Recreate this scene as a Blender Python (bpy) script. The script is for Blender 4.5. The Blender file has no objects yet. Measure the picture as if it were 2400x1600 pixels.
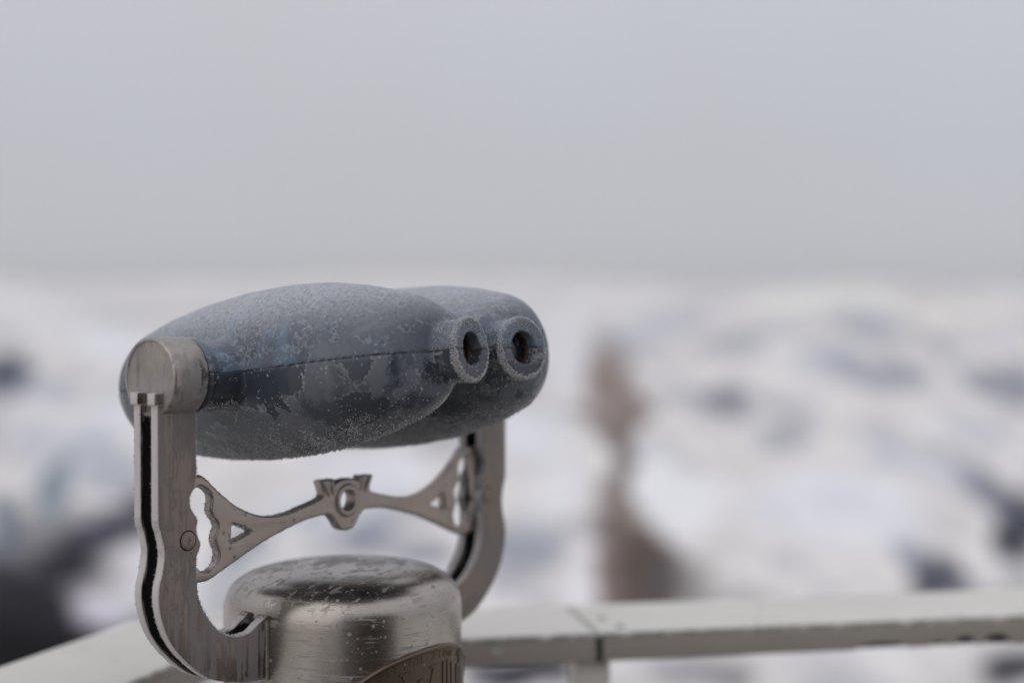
import bpy, bmesh, math, random
import numpy as np
from mathutils import Vector, Matrix, noise as mnoise
random.seed(7); rng = np.random.default_rng(11)
R = math.radians
sc = bpy.context.scene
COL = sc.collection

# ------------------------------------------------------------------ helpers
def tag(o, label=None, cat=None, group=None, kind=None):
    if label: o['label'] = label
    if cat: o['category'] = cat
    if group: o['group'] = group
    if kind: o['kind'] = kind
    return o

def finish(name, me, mat, parent=None, smooth=35):
    me.validate(); me.update()
    if smooth:
        me.polygons.foreach_set('use_smooth', [True] * len(me.polygons))
        me.set_sharp_from_angle(angle=R(smooth))
    me.materials.clear(); me.materials.append(mat)
    o = bpy.data.objects.new(name, me); COL.objects.link(o)
    if parent: o.parent = parent
    return o

def obj(name, verts, faces, mat, parent=None, smooth=35):
    me = bpy.data.meshes.new(name)
    me.from_pydata([tuple(map(float, v)) for v in verts], [], [tuple(map(int, f)) for f in faces])
    return finish(name, me, mat, parent, smooth)

def bmobj(name, bm, mat, parent=None, smooth=35):
    me = bpy.data.meshes.new(name); bm.to_mesh(me); bm.free()
    return finish(name, me, mat, parent, smooth)

def crom(pts, n=5, closed=False):
    """Catmull-Rom through pts; a third element 'c' marks a corner."""
    P = [np.array(p[:2], float) for p in pts]; cor = [len(p) > 2 for p in pts]
    m = len(P); out = []
    segs = m if closed else m - 1
    for i in range(segs):
        p1, p2 = P[i], P[(i + 1) % m]
        p0 = P[i - 1] if (closed or i > 0) and not cor[i] else p1 + (p1 - p2) * .5
        j = (i + 2)
        p3 = P[j % m] if (closed or j < m) and not cor[(i + 1) % m] else p2 + (p2 - p1) * .5
        if cor[i] and cor[(i + 1) % m]: out.append(p1); continue
        for k in range(n):
            s = k / n
            out.append(.5 * ((2 * p1) + (p2 - p0) * s + (2 * p0 - 5 * p1 + 4 * p2 - p3) * s * s + (3 * p1 - p0 - 3 * p2 + p3) * s ** 3))
    if not closed: out.append(P[-1])
    return [(float(p[0]), float(p[1])) for p in out]

def plate_mesh(outlines, half, bevel, res=2):
    """Flat plate with holes from 2-D outlines (metres), thickness 2*half, rounded edges; lies in x-z, thickness along y."""
    cu = bpy.data.curves.new('plate', 'CURVE'); cu.dimensions = '2D'; cu.fill_mode = 'BOTH'
    for o in outlines:
        sp = cu.splines.new('POLY'); sp.points.add(len(o) - 1)
        for q, (x, y) in zip(sp.points, o): q.co = (x, y, 0, 1)
        sp.use_cyclic_u = True
    cu.extrude = half - bevel; cu.bevel_depth = bevel; cu.bevel_resolution = res; cu.offset = -bevel
    ob = bpy.data.objects.new('plate', cu); COL.objects.link(ob)
    dg = bpy.context.evaluated_depsgraph_get(); dg.update()
    me = bpy.data.meshes.new_from_object(ob.evaluated_get(dg))
    bpy.data.objects.remove(ob); bpy.data.curves.remove(cu)
    me.transform(Matrix.Rotation(R(90), 4, 'X'))
    bm = bmesh.new(); bm.from_mesh(me); bpy.data.meshes.remove(me)
    bmesh.ops.remove_doubles(bm, verts=bm.verts, dist=2e-6)
    return bm

def bm_join(dst, src, M=None):
    me = bpy.data.meshes.new('tmp'); src.to_mesh(me); src.free()
    if M is not None: me.transform(M)
    dst.from_mesh(me); bpy.data.meshes.remove(me)

def lathe_bm(profile, seg=96, axis='Z'):
    """profile (r, h) from one end to the other."""
    bm = bmesh.new(); rings = []
    for r, h in profile:
        if r < 1e-6: rings.append([bm.verts.new((0, 0, h))])
        else: rings.append([bm.verts.new((r * math.cos(2 * math.pi * k / seg), r * math.sin(2 * math.pi * k / seg), h)) for k in range(seg)])
    for a, b in zip(rings, rings[1:]):
        for k in range(seg):
            q = [a[k % len(a)], a[(k + 1) % len(a)], b[(k + 1) % len(b)], b[k % len(b)]]
            u = []
            for v in q:
                if v not in u: u.append(v)
            if len(u) > 2: bm.faces.new(u)
    bmesh.ops.recalc_face_normals(bm, faces=bm.faces)
    if axis == 'X': bmesh.ops.transform(bm, matrix=Matrix.Rotation(R(90), 4, 'Y'), verts=bm.verts)
    if axis == 'Y': bmesh.ops.transform(bm, matrix=Matrix.Rotation(R(-90), 4, 'X'), verts=bm.verts)
    return bm

def box_bm(x0, x1, y0, y1, z0, z1, bev=0.0, M=None):
    bm = bmesh.new(); bmesh.ops.create_cube(bm, size=1)
    for v in bm.verts:
        v.co = Vector((x0 + (v.co.x + .5) * (x1 - x0), y0 + (v.co.y + .5) * (y1 - y0), z0 + (v.co.z + .5) * (z1 - z0)))
    if bev: bmesh.ops.bevel(bm, geom=bm.edges[:], offset=bev, segments=2, affect='EDGES', profile=.5)
    if M is not None: bmesh.ops.transform(bm, matrix=M, verts=bm.verts)
    return bm

def prism_bm(poly, z0, z1, bev=0.0):
    bm = bmesh.new()
    vs = [bm.verts.new((x, y, z0)) for x, y in poly]
    f = bm.faces.new(vs); r = bmesh.ops.extrude_face_region(bm, geom=[f])
    for v in r['geom']:
        if isinstance(v, bmesh.types.BMVert): v.co.z = z1
    bmesh.ops.recalc_face_normals(bm, faces=bm.faces)
    if bev: bmesh.ops.bevel(bm, geom=bm.edges[:], offset=bev, segments=2, affect='EDGES', profile=.5)
    return bm

def tube_bm(path, rad, seg=8):
    bm = bmesh.new(); n = len(path); rings = []
    P = [Vector(p) for p in path]
    for i, p in enumerate(P):
        d = (P[min(i + 1, n - 1)] - P[max(i - 1, 0)]).normalized()
        a = d.orthogonal().normalized(); b = d.cross(a)
        r = rad[i] if hasattr(rad, '__len__') else rad
        rings.append([bm.verts.new(p + (a * math.cos(2 * math.pi * k / seg) + b * math.sin(2 * math.pi * k / seg)) * r) for k in range(seg)])
    for a, b in zip(rings, rings[1:]):
        for k in range(seg): bm.faces.new((a[k], a[(k + 1) % seg], b[(k + 1) % seg], b[k]))
    bm.faces.new(rings[0]); bm.faces.new(rings[-1])
    bmesh.ops.recalc_face_normals(bm, faces=bm.faces)
    return bm

# ------------------------------------------------------------------ material node helper
class NT:
    def __init__(s, name):
        s.mat = bpy.data.materials.new(name); s.mat.use_nodes = True
        s.t = s.mat.node_tree; s.t.nodes.clear()
        s.out = s.t.nodes.new('ShaderNodeOutputMaterial')
    def n(s, kind, props=None, **inp):
        nd = s.t.nodes.new('ShaderNode' + kind)
        for k, v in (props or {}).items(): setattr(nd, k, v)
        for k, v in inp.items():
            k = int(k[1:]) if k[0] == '_' and k[1:].isdigit() else k.replace('_', ' ')
            s.put(nd.inputs[k], v)
        return nd
    def put(s, sock, v):
        if hasattr(v, 'is_output'): s.t.links.new(v, sock)
        elif hasattr(v, 'outputs'): s.t.links.new(v.outputs[0], sock)
        else: sock.default_value = v
    def math(s, op, a, b=0.0, clamp=False):
        nd = s.t.nodes.new('ShaderNodeMath'); nd.operation = op; nd.use_clamp = clamp
        s.put(nd.inputs[0], a); s.put(nd.inputs[1], b); return nd.outputs[0]
    def step(s, v, a, b, t0=0.0, t1=1.0):
        nd = s.t.nodes.new('ShaderNodeMapRange'); nd.interpolation_type = 'SMOOTHSTEP'
        s.put(nd.inputs['Value'], v); s.put(nd.inputs['From Min'], a); s.put(nd.inputs['From Max'], b)
        nd.inputs['To Min'].default_value = t0; nd.inputs['To Max'].default_value = t1
        return nd.outputs[0]
    def mix(s, f, a, b, blend='MIX'):
        nd = s.t.nodes.new('ShaderNodeMix'); nd.data_type = 'RGBA'; nd.blend_type = blend
        s.put(nd.inputs[0], f); s.put(nd.inputs[6], a); s.put(nd.inputs[7], b); return nd.outputs[2]
    def fmix(s, f, a, b):
        nd = s.t.nodes.new('ShaderNodeMix'); nd.data_type = 'FLOAT'
        s.put(nd.inputs[0], f); s.put(nd.inputs[2], a); s.put(nd.inputs[3], b); return nd.outputs[0]
    def coord(s, scale=(1, 1, 1), rot=(0, 0, 0), kind='Object', loc=(0, 0, 0)):
        tc = s.t.nodes.new('ShaderNodeTexCoord')
        mp = s.t.nodes.new('ShaderNodeMapping'); s.t.links.new(tc.outputs[kind], mp.inputs[0])
        mp.inputs['Scale'].default_value = scale; mp.inputs['Rotation'].default_value = rot; mp.inputs['Location'].default_value = loc
        return mp.outputs[0]
    def noise(s, vec, scale, detail=4, rough=.55, dist=0.0):
        nd = s.n('TexNoise', Vector=vec, Scale=scale, Detail=detail, Roughness=rough, Distortion=dist)
        return nd.outputs[0]
    def specks(s, vec, scale, size, keep):
        """sparse small crystals: voronoi cells, some of them kept"""
        nd = s.n('TexVoronoi', Vector=vec, Scale=scale, Randomness=1.0)
        d = s.step(nd.outputs['Distance'], size, s.math('MULTIPLY', size, .45))
        sep = s.n('SeparateColor', Color=nd.outputs['Color'])
        k = s.step(sep.outputs[0], s.math('SUBTRACT', 1.0, keep), s.math('SUBTRACT', 1.02, keep))
        return s.math('MULTIPLY', d, k)
    def bump(s, h, strength, dist, normal=None):
        nd = s.n('Bump', Height=h, Strength=strength, Distance=dist)
        if normal is not None: s.put(nd.inputs['Normal'], normal)
        return nd.outputs[0]
    def bsdf(s, **k):
        b = s.n('BsdfPrincipled', **k); s.t.links.new(b.outputs[0], s.out.inputs[0]); return s.mat

def c4(r, g, b): return (r, g, b, 1.0)

def simple(name, col, rough=.6, metal=0.0, var=.25, scale=12):
    m = NT(name); co = m.coord()
    n = m.noise(co, scale, 5)
    k = m.fmix(n, 1 - var, 1 + var)
    cc = m.n('Combine' + 'Color', Red=k, Green=k, Blue=k)
    return m.bsdf(Base_Color=m.mix(1.0, c4(*col), cc.outputs[0], 'MULTIPLY'), Roughness=rough, Metallic=metal)

def mat_upper():
    m = NT('frosted_paint_upper'); co = m.coord()
    st = m.coord((11, 34, 34), (R(24), R(8), R(18)))
    wind = m.noise(st, 1.0, 8, .66, .8)                             # wind-combed rime
    big = m.noise(co, 13, 5, .6, .7); mid = m.noise(m.coord(loc=(4, 1, 9)), 46, 7, .68, .6)
    grain = m.noise(co, 1100, 2, .6); gr2 = m.noise(co, 330, 4, .7)
    sx = m.n('SeparateXYZ', Vector=co)
    top = m.step(sx.outputs[2], .014, .062)
    v = m.math('ADD', m.math('MULTIPLY', wind, .5), m.math('MULTIPLY', mid, .5))
    v = m.math('ADD', v, m.math('MULTIPLY', top, .02))
    film = m.step(v, .452, m.math('ADD', .47, m.math('MULTIPLY', m.step(big, .4, .65), .07)))
    rim1 = m.math('MULTIPLY', m.step(v, .452, .468), m.step(v, .496, .474))
    line = m.math('ABSOLUTE', m.math('SUBTRACT', m.noise(m.coord((20, 60, 60), (R(30), R(10), R(20)), loc=(2, 3, 5)), 1.0, 6, .7, .9), .5))
    line = m.math('MULTIPLY', m.step(line, .020, .006), m.step(big, .46, .60))
    blue = m.math('MULTIPLY', m.step(m.noise(m.coord(loc=(1.3, .2, 2.2)), 17, 6, .66, .5), .47, .60), m.step(m.noise(m.coord((14, 50, 20), loc=(5, 5, 5)), 1.0, 6, .65), .42, .58))
    bare = m.mix(gr2, c4(.064, .078, .102), c4(.096, .112, .140))
    ice = m.mix(m.math('MULTIPLY', big, 1.0), c4(.086, .102, .128), c4(.162, .178, .212))
    col = m.mix(film, bare, ice)
    col = m.mix(m.math('MULTIPLY', blue, .70), col, c4(.135, .205, .285))
    col = m.mix(m.math('MULTIPLY', m.step(wind, .50, .70), .40), col, c4(.26, .278, .315))
    col = m.mix(m.math('MULTIPLY', m.math('MULTIPLY', top, m.step(gr2, .15, .62)), .78), col, c4(.52, .535, .565))
    col = m.mix(m.math('MULTIPLY', m.math('MAXIMUM', rim1, line), m.math('MULTIPLY', m.step(gr2, .38, .56), .40)), col, c4(.50, .52, .55))
    col = m.mix(m.math('MULTIPLY', m.step(gr2, .56, .74), .13), col, c4(.40, .415, .445))
    specks = m.specks(co, 380, .33, .18)
    col = m.mix(m.math('MULTIPLY', specks, .18), col, c4(.50, .52, .55))
    hgt = m.math('ADD', m.math('MULTIPLY', gr2, .55), m.math('ADD', m.math('MULTIPLY', grain, .35), m.math('ADD', m.math('MULTIPLY', film, .35), m.math('MULTIPLY', m.math('MAXIMUM', line, rim1), .7))))
    return m.bsdf(Base_Color=col, Roughness=m.fmix(film, .40, .70), Normal=m.bump(hgt, .34, .0006), Specular_IOR_Level=.45)

def mat_lower():
    m = NT('frosted_paint_lower'); co = m.coord()
    big = m.noise(co, 15, 8, .60, .5)
    big2 = m.noise(m.coord(loc=(3.1, 7.7, 1.9)), 30, 7, .62, .3)
    v = m.math('ADD', m.math('MULTIPLY', big, .62), m.math('MULTIPLY', big2, .40))
    tz = m.n('SeparateXYZ', Vector=m.coord())
    low = m.step(tz.outputs[2], -.036, -.062)                      # rime below the belly
    v = m.math('ADD', v, m.math('MULTIPLY', low, .10))
    film = m.step(v, .525, m.math('ADD', .540, m.math('MULTIPLY', m.step(m.noise(m.coord(loc=(9, 2, 4)), 20, 4), .40, .60), .08)))
    edge = m.math('MULTIPLY', m.step(v, .522, .530), m.step(v, .548, .532))
    grain = m.noise(co, 900, 3, .7)
    clump = m.noise(co, 240, 4, .7)
    dens = m.step(m.noise(co, 24, 5, .65), .50, .68)
    sp = m.math('MAXIMUM', m.specks(m.coord((1, 1.5, 1)), 210, m.math('ADD', .16, m.math('MULTIPLY', m.noise(co, 300, 2), .34)), m.math('MULTIPLY', dens, .36)), m.specks(m.coord(loc=(.7, .1, .4)), 520, .38, m.math('MULTIPLY', dens, .30)))
    sp2 = m.specks(m.coord(loc=(.3, .2, .7)), 430, .36, m.math('ADD', .07, m.math('MULTIPLY', low, .5)))
    bare = m.mix(m.noise(co, 7, 3), c4(.036, .044, .058), c4(.062, .074, .096))
    filmc = m.mix(m.noise(co, 40, 4), c4(.092, .106, .130), c4(.180, .194, .218))
    col = m.mix(film, bare, filmc)
    col = m.mix(m.math('MULTIPLY', m.math('MULTIPLY', low, m.step(clump, .42, .6)), .75), col, c4(.27, .265, .265))
    col = m.mix(m.math('MULTIPLY', edge, m.math('MULTIPLY', m.step(clump, .36, .52), m.step(m.noise(m.coord(loc=(9, 2, 4)), 20, 4), .60, .44))), col, c4(.27, .28, .30))
    spk = m.math('MAXIMUM', sp, sp2)
    col = m.mix(m.math('MULTIPLY', spk, .85), col, c4(.44, .44, .45))
    hgt = m.math('ADD', m.math('MULTIPLY', m.math('MULTIPLY', film, grain), .5), m.math('ADD', m.math('MULTIPLY', edge, .5), m.math('ADD', spk, m.math('MULTIPLY', m.math('MULTIPLY', low, clump), 1.4))))
    rough = m.fmix(m.math('MAXIMUM', film, low), .24, .68)
    return m.bsdf(Base_Color=col, Roughness=rough, Normal=m.bump(hgt, .5, .0010), Specular_IOR_Level=.5)

def mat_arm(name='brushed_steel_frosted', ice=.26, amount=.5, tint=(.225, .190, .166)):
    """satin stainless steel with vertical runs of frost"""
    m = NT(name); co = m.coord()
    fine = m.noise(m.coord((900, 900, 40)), 1.0, 3, .6)
    runs = m.noise(m.coord((210, 210, 10)), 1.0, 8, .68, .5)
    big = m.noise(co, 26, 5, .6, .3)
    v = m.math('ADD', m.math('MULTIPLY', runs, .62), m.math('MULTIPLY', big, .42))
    lo = .525 - (amount - .5) * .25
    film = m.step(v, lo, lo + .018)
    edge = m.math('MULTIPLY', m.step(v, lo - .01, lo + .008), m.step(v, lo + .04, lo + .012))
    sp = m.math('MAXIMUM', m.specks(co, 330, .34, .22), m.specks(m.coord((1, 1, .5)), 620, .40, m.math('MULTIPLY', m.step(big, .45, .6), .55)))
    grain = m.noise(co, 1000, 3, .7)
    fr = m.math('MAXIMUM', m.math('MULTIPLY', film, .80), m.math('MAXIMUM', m.math('MULTIPLY', edge, .8), m.math('MULTIPLY', sp, .9)))
    steel = m.mix(fine, c4(tint[0] * .86, tint[1] * .86, tint[2] * .86), c4(tint[0] * 1.12, tint[1] * 1.12, tint[2] * 1.12))
    frost = m.mix(grain, c4(ice * .82, ice * .76, ice * .72), c4(ice * 1.22, ice * 1.15, ice * 1.11))
    col = m.mix(fr, steel, frost)
    hgt = m.math('ADD', m.math('MULTIPLY', fine, .25), m.math('MULTIPLY', fr, m.math('ADD', grain, .5)))
    return m.bsdf(Base_Color=col, Metallic=m.fmix(fr, .95, .15), Roughness=m.fmix(fr, m.fmix(fine, .26, .40), .75),
                  Normal=m.bump(hgt, .35, .0006), Specular_IOR_Level=.4)

def mat_cast():
    m = NT('cast_steel_handle'); co = m.coord()
    sp = m.math('MAXIMUM', m.specks(co, 190, .42, m.math('MULTIPLY', m.step(m.noise(co, 30, 4), .42, .60), .55)), m.math('MULTIPLY', m.step(m.noise(co, 230, 5, .7), .60, .68), m.step(m.noise(co, 34, 3), .46, .60)))
    grain = m.noise(co, 700, 3, .65); cl = m.noise(co, 60, 4)
    col = m.mix(cl, c4(.335, .285, .252), c4(.43, .375, .335))
    col = m.mix(m.math('MULTIPLY', sp, .75), col, c4(.17, .165, .16))
    return m.bsdf(Base_Color=col, Metallic=.85, Roughness=m.fmix(grain, .30, .44), Normal=m.bump(m.math('ADD', m.math('MULTIPLY', grain, .4), sp), .25, .0005), Specular_IOR_Level=.4)

def mat_base():
    m = NT('brushed_steel_base'); co = m.coord()
    # brushed round the drum: noise over height, slowly varying round the girth
    fine = m.noise(m.coord((14, 14, 1500)), 1.0, 4, .65)
    sx = m.n('SeparateXYZ', Vector=co)
    top = m.step(sx.outputs[2], 1.458 - .195, 1.458 - .176)
    dash = m.noise(m.coord((30, 30, 420)), 1.0, 5, .65, .2)
    lump = m.noise(co, 30, 6, .62, .6)
    flat = m.noise(m.coord((60, 190, 60), (0, 0, R(-38))), 1.0, 7, .66, .5)
    side = m.math('MULTIPLY', m.step(m.math('ADD', m.math('MULTIPLY', dash, .65), m.math('MULTIPLY', lump, .40)), .575, .66), .55)
    topf = m.math('ADD', m.math('MULTIPLY', flat, .6), m.math('MULTIPLY', lump, .42))
    fr_ = m.math('ADD', m.math('MULTIPLY', sx.outputs[0], .69), m.math('MULTIPLY', sx.outputs[1], .72))
    topf = m.math('SUBTRACT', topf, m.math('MULTIPLY', m.step(fr_, -.05, .06), .105))
    tfilm = m.math('MULTIPLY', m.step(topf, .478, .496), top)
    tedge = m.math('MULTIPLY', m.math('MULTIPLY', m.step(topf, .470, .482), m.step(topf, .512, .490)), top)
    sp = m.specks(co, 130, .24, .20); sp2 = m.specks(co, 330, .34, .09)
    spk = m.math('MAXIMUM', sp, sp2)
    grain = m.noise(co, 900, 3, .7)
    fr = m.math('MAXIMUM', m.math('MULTIPLY', tfilm, .60), m.math('MAXIMUM', m.math('MULTIPLY', tedge, .85), m.math('MAXIMUM', side, m.math('MULTIPLY', spk, .8))))
    steel = m.mix(fine, c4(.33, .302, .270), c4(.45, .415, .375))
    frost = m.mix(grain, c4(.20, .20, .205), c4(.33, .33, .335))
    col = m.mix(fr, steel, frost)
    hgt = m.math('ADD', m.math('MULTIPLY', fine, .30), m.math('MULTIPLY', fr, m.math('ADD', grain, .4)))
    return m.bsdf(Base_Color=col, Metallic=m.fmix(fr, 1.0, .1), Roughness=m.fmix(fr, m.fmix(fine, .20, .32), .7), Normal=m.bump(hgt, .30, .0005))

def mat_rail(name='weathered_white_rail_paint', c0=(.61, .585, .535), c1=(.73, .705, .652)):
    m = NT(name); co = m.coord()
    sx = m.n('SeparateXYZ', Vector=co)
    blot = m.noise(co, 9, 5, .6); fine = m.noise(co, 70, 5, .65)
    col = m.mix(blot, c4(*c0), c4(*c1))
    stain = m.step(m.noise(m.coord(loc=(2, 5, 1)), 19, 6, .65, .5), .58, .68)
    col = m.mix(m.math('MULTIPLY', stain, .45), col, c4(.33, .31, .24))
    # lichen and chipped paint along the arrises (object x runs along the rail, z is height)
    e = m.math('ADD', m.math('MULTIPLY', sx.outputs[1], -1.0), .0)
    ed = m.math('MULTIPLY', m.step(sx.outputs[1], .010, .003), m.step(sx.outputs[2], 1.163, 1.168))
    chip = m.math('MULTIPLY', ed, m.step(m.noise(m.coord((60, 200, 200)), 1.0, 4), .33, .50))
    col = m.mix(m.math('MULTIPLY', chip, .85), col, c4(.13, .14, .115))
    return m.bsdf(Base_Color=col, Roughness=.55, Normal=m.bump(fine, .3, .001))

def mat_terrain():
    m = NT('snow_and_rock'); co = m.coord(kind='Object')
    at = m.n('Attribute', {'attribute_name': 'ground'})
    n1 = m.noise(co, .02, 8, .6); n2 = m.noise(co, .3, 6, .6)
    k = m.fmix(m.math('ADD', m.math('MULTIPLY', n1, .6), m.math('MULTIPLY', n2, .4)), .84, 1.13)
    cc = m.n('CombineColor', Red=k, Green=k, Blue=k)
    return m.bsdf(Base_Color=m.mix(1.0, at.outputs['Color'], cc.outputs[0], 'MULTIPLY'), Roughness=.9, Specular_IOR_Level=.03)

def mat_ice():
    m = NT('hoar_frost_crystals')
    n = m.noise(m.coord(), 120, 2)
    return m.bsdf(Base_Color=m.mix(n, c4(.36, .365, .38), c4(.66, .67, .69)), Roughness=.6, Specular_IOR_Level=.5)

def mat_bronze():
    m = NT('bronze_plaque'); co = m.coord()
    n = m.noise(co, 35, 4); sp = m.specks(co, 260, .30, .16)
    col = m.mix(n, c4(.110, .082, .055), c4(.15, .115, .08))
    col = m.mix(m.math('MULTIPLY', sp, .8), col, c4(.36, .34, .33))
    return m.bsdf(Base_Color=col, Metallic=m.fmix(sp, .7, .1), Roughness=m.fmix(n, .38, .5), Normal=m.bump(sp, .4, .0006))

UP, LO, ARM, CAST, BASE = mat_upper(), mat_lower(), mat_arm(), mat_cast(), mat_base()
CAPM = mat_arm('brushed_steel_cap', amount=.56, ice=.34, tint=(.36, .33, .30))
RIME = mat_arm('rimed_steel_edge', amount=1.1, ice=.60, tint=(.55, .53, .50))
LIP = mat_rail('shaded_rail_lip_paint', (.30, .265, .235), (.40, .365, .325))  # rail paint darkened to carry the shade on the front lip
RAIL, ICE, BRONZE = mat_rail(), mat_ice(), mat_bronze()
BLACK = simple('black_rubber_and_slot_shade', (.004, .0032, .003), .95)  # washer rubber, also the black that paints shade into the arm slots
BLACK.node_tree.nodes['Principled BSDF'].inputs['Specular IOR Level'].default_value = .08
GASKET = simple('grey_gasket', (.060, .062, .068), .8)
BRIGHT = simple('bright_bronze', (.155, .120, .085), .42, .9, .15, 60)
WELD = simple('weld_metal', (.30, .26, .23), .42, .85, .5, 190)
RED = simple('red_retaining_ring', (.045, .009, .006), .5, .2, .35, 300)
JOINT = simple('grey_green_joint_filler', (.40, .41, .375), .8)
SHADE = simple('channel_shade_black', (.010, .008, .007), .9)  # near-black standing for the shade inside the rail channel
JDARK = simple('dark_joint_gap', (.045, .047, .040), .8)
WOOD = simple('brown_timber_boards', (.105, .084, .074), .75, 0, .35, 6)
DARKW = simple('dark_reflection_timber', (.016, .016, .018), .7, 0, .3, 8)
GREYW = simple('weathered_deck_boards', (.13, .115, .10), .8, 0, .3, 5)
PANE = simple('dark_window_pane', (.02, .022, .026), .08)
def mat_glass():
    m = NT('coated_lens'); co = m.coord()
    fr = m.step(m.noise(co, 260, 4, .65), .50, .66)
    return m.bsdf(Base_Color=m.mix(m.math('MULTIPLY', fr, .6), c4(.010, .011, .013), c4(.13, .12, .12)), Roughness=m.fmix(fr, .10, .6), Specular_IOR_Level=.7)
LENS = mat_glass()

# ------------------------------------------------------------------ frost crystals grown on a part
def crystals(part, n, weight, ln=(.0006, .0016), wid=.0005, name='frost_crystals'):
    me = part.data
    me.calc_loop_triangles()
    nv = len(me.vertices)
    co = np.empty(nv * 3); me.vertices.foreach_get('co', co); co = co.reshape(-1, 3)
    nt = len(me.loop_triangles)
    tri = np.empty(nt * 3, int); me.loop_triangles.foreach_get('vertices', tri); tri = tri.reshape(-1, 3)
    A, B, C_ = co[tri[:, 0]], co[tri[:, 1]], co[tri[:, 2]]
    cr = np.cross(B - A, C_ - A); ar = np.linalg.norm(cr, axis=1) * .5
    nr = cr / np.maximum(ar[:, None] * 2, 1e-12); ce = (A + B + C_) / 3
    w = ar * weight(ce, nr, ar); w = np.maximum(w, 0)
    idx = rng.choice(nt, n, p=w / w.sum())
    a = rng.random(n); b = rng.random(n); f = a + b > 1; a[f] = 1 - a[f]; b[f] = 1 - b[f]
    P = A[idx] + (B - A)[idx] * a[:, None] + (C_ - A)[idx] * b[:, None]
    D = nr[idx] + rng.normal(0, .45, (n, 3)); D /= np.linalg.norm(D, axis=1)[:, None]
    L = ln[0] + (ln[1] - ln[0]) * rng.random(n) ** 1.8
    t = np.cross(D, rng.normal(0, 1, (n, 3))); t /= np.linalg.norm(t, axis=1)[:, None]
    s = np.cross(D, t); W = wid * (.6 + .8 * rng.random(n))
    base = P - D * .0001
    V = np.empty((n, 4, 3))
    for k in range(3):
        an = 2 * math.pi * k / 3
        V[:, k] = base + (t * math.cos(an) + s * math.sin(an)) * W[:, None]
    V[:, 3] = base + D * L[:, None]
    F = (np.arange(n)[:, None, None] * 4 + np.array([[0, 1, 3], [1, 2, 3], [2, 0, 3]])[None]).reshape(-1, 3)
    m2 = bpy.data.meshes.new(name)
    m2.from_pydata(V.reshape(-1, 3).tolist(), [], F.tolist())
    return tag(finish(name, m2, ICE, part, smooth=0), kind='stuff')

# ================================================================== THE COIN VIEWER
CX, CY, AX = -.14435, 1.21564, 1.458            # yoke centre, pivot axis height
root = bpy.data.objects.new('binocular_viewer', None); COL.objects.link(root)
root.location = (CX, CY, 0); root.rotation_euler = (0, 0, R(-128.0))   # local x: along the pivot axis, local y: towards the eyepieces
tag(root, 'frost covered grey coin binocular viewer held in a steel yoke by the platform railing', 'viewer')
mm = .001

# ---- yoke arms
OUT = [(206.8, -13.8, 'c'), (206.8, -60), (206.8, -100.2), (206.6, -106), (206, -110), (204, -115.5), (201.5, -125.8), (201.2, -133.1), (203, -144.2), (205.8, -153.4),
       (206.6, -162.9), (204.8, -175.2), (199.6, -190), (191.5, -202.8), (181.4, -213.7), (169.2, -224.3), (158.6, -231.0), (142, -236.8), (121, -241.6), (97, -243, 'c')]
INN = [(97, -194, 'c'), (104, -194.2), (110.6, -197.4), (118.6, -202.2), (129.6, -203.4), (140, -200.8), (149.5, -195.5), (157.4, -187.3), (164.6, -176.9), (168.6, -167.2), (170.6, -155.3), (170.9, -144),
       (170.6, -135.5), (168.6, -131.8), (167, -126.9), (170.3, -118.4), (171.0, -113.4), (169.6, -108.8), (172.8, -103.8), (175.9, -99.2), (177.2, -92.8), (175.8, -87.8), (171.8, -81.5), (170.6, -72), (170.7, -58.9), (170.7, -40), (170.9, -18, 'c')]
def mir(L): return [(-x, z) for x, z in L][::-1]
arm_ol = [(x * mm, z * mm) for x, z in crom(OUT, 4)[:-1] + [(97, -243)] + crom(INN, 4)]
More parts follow.
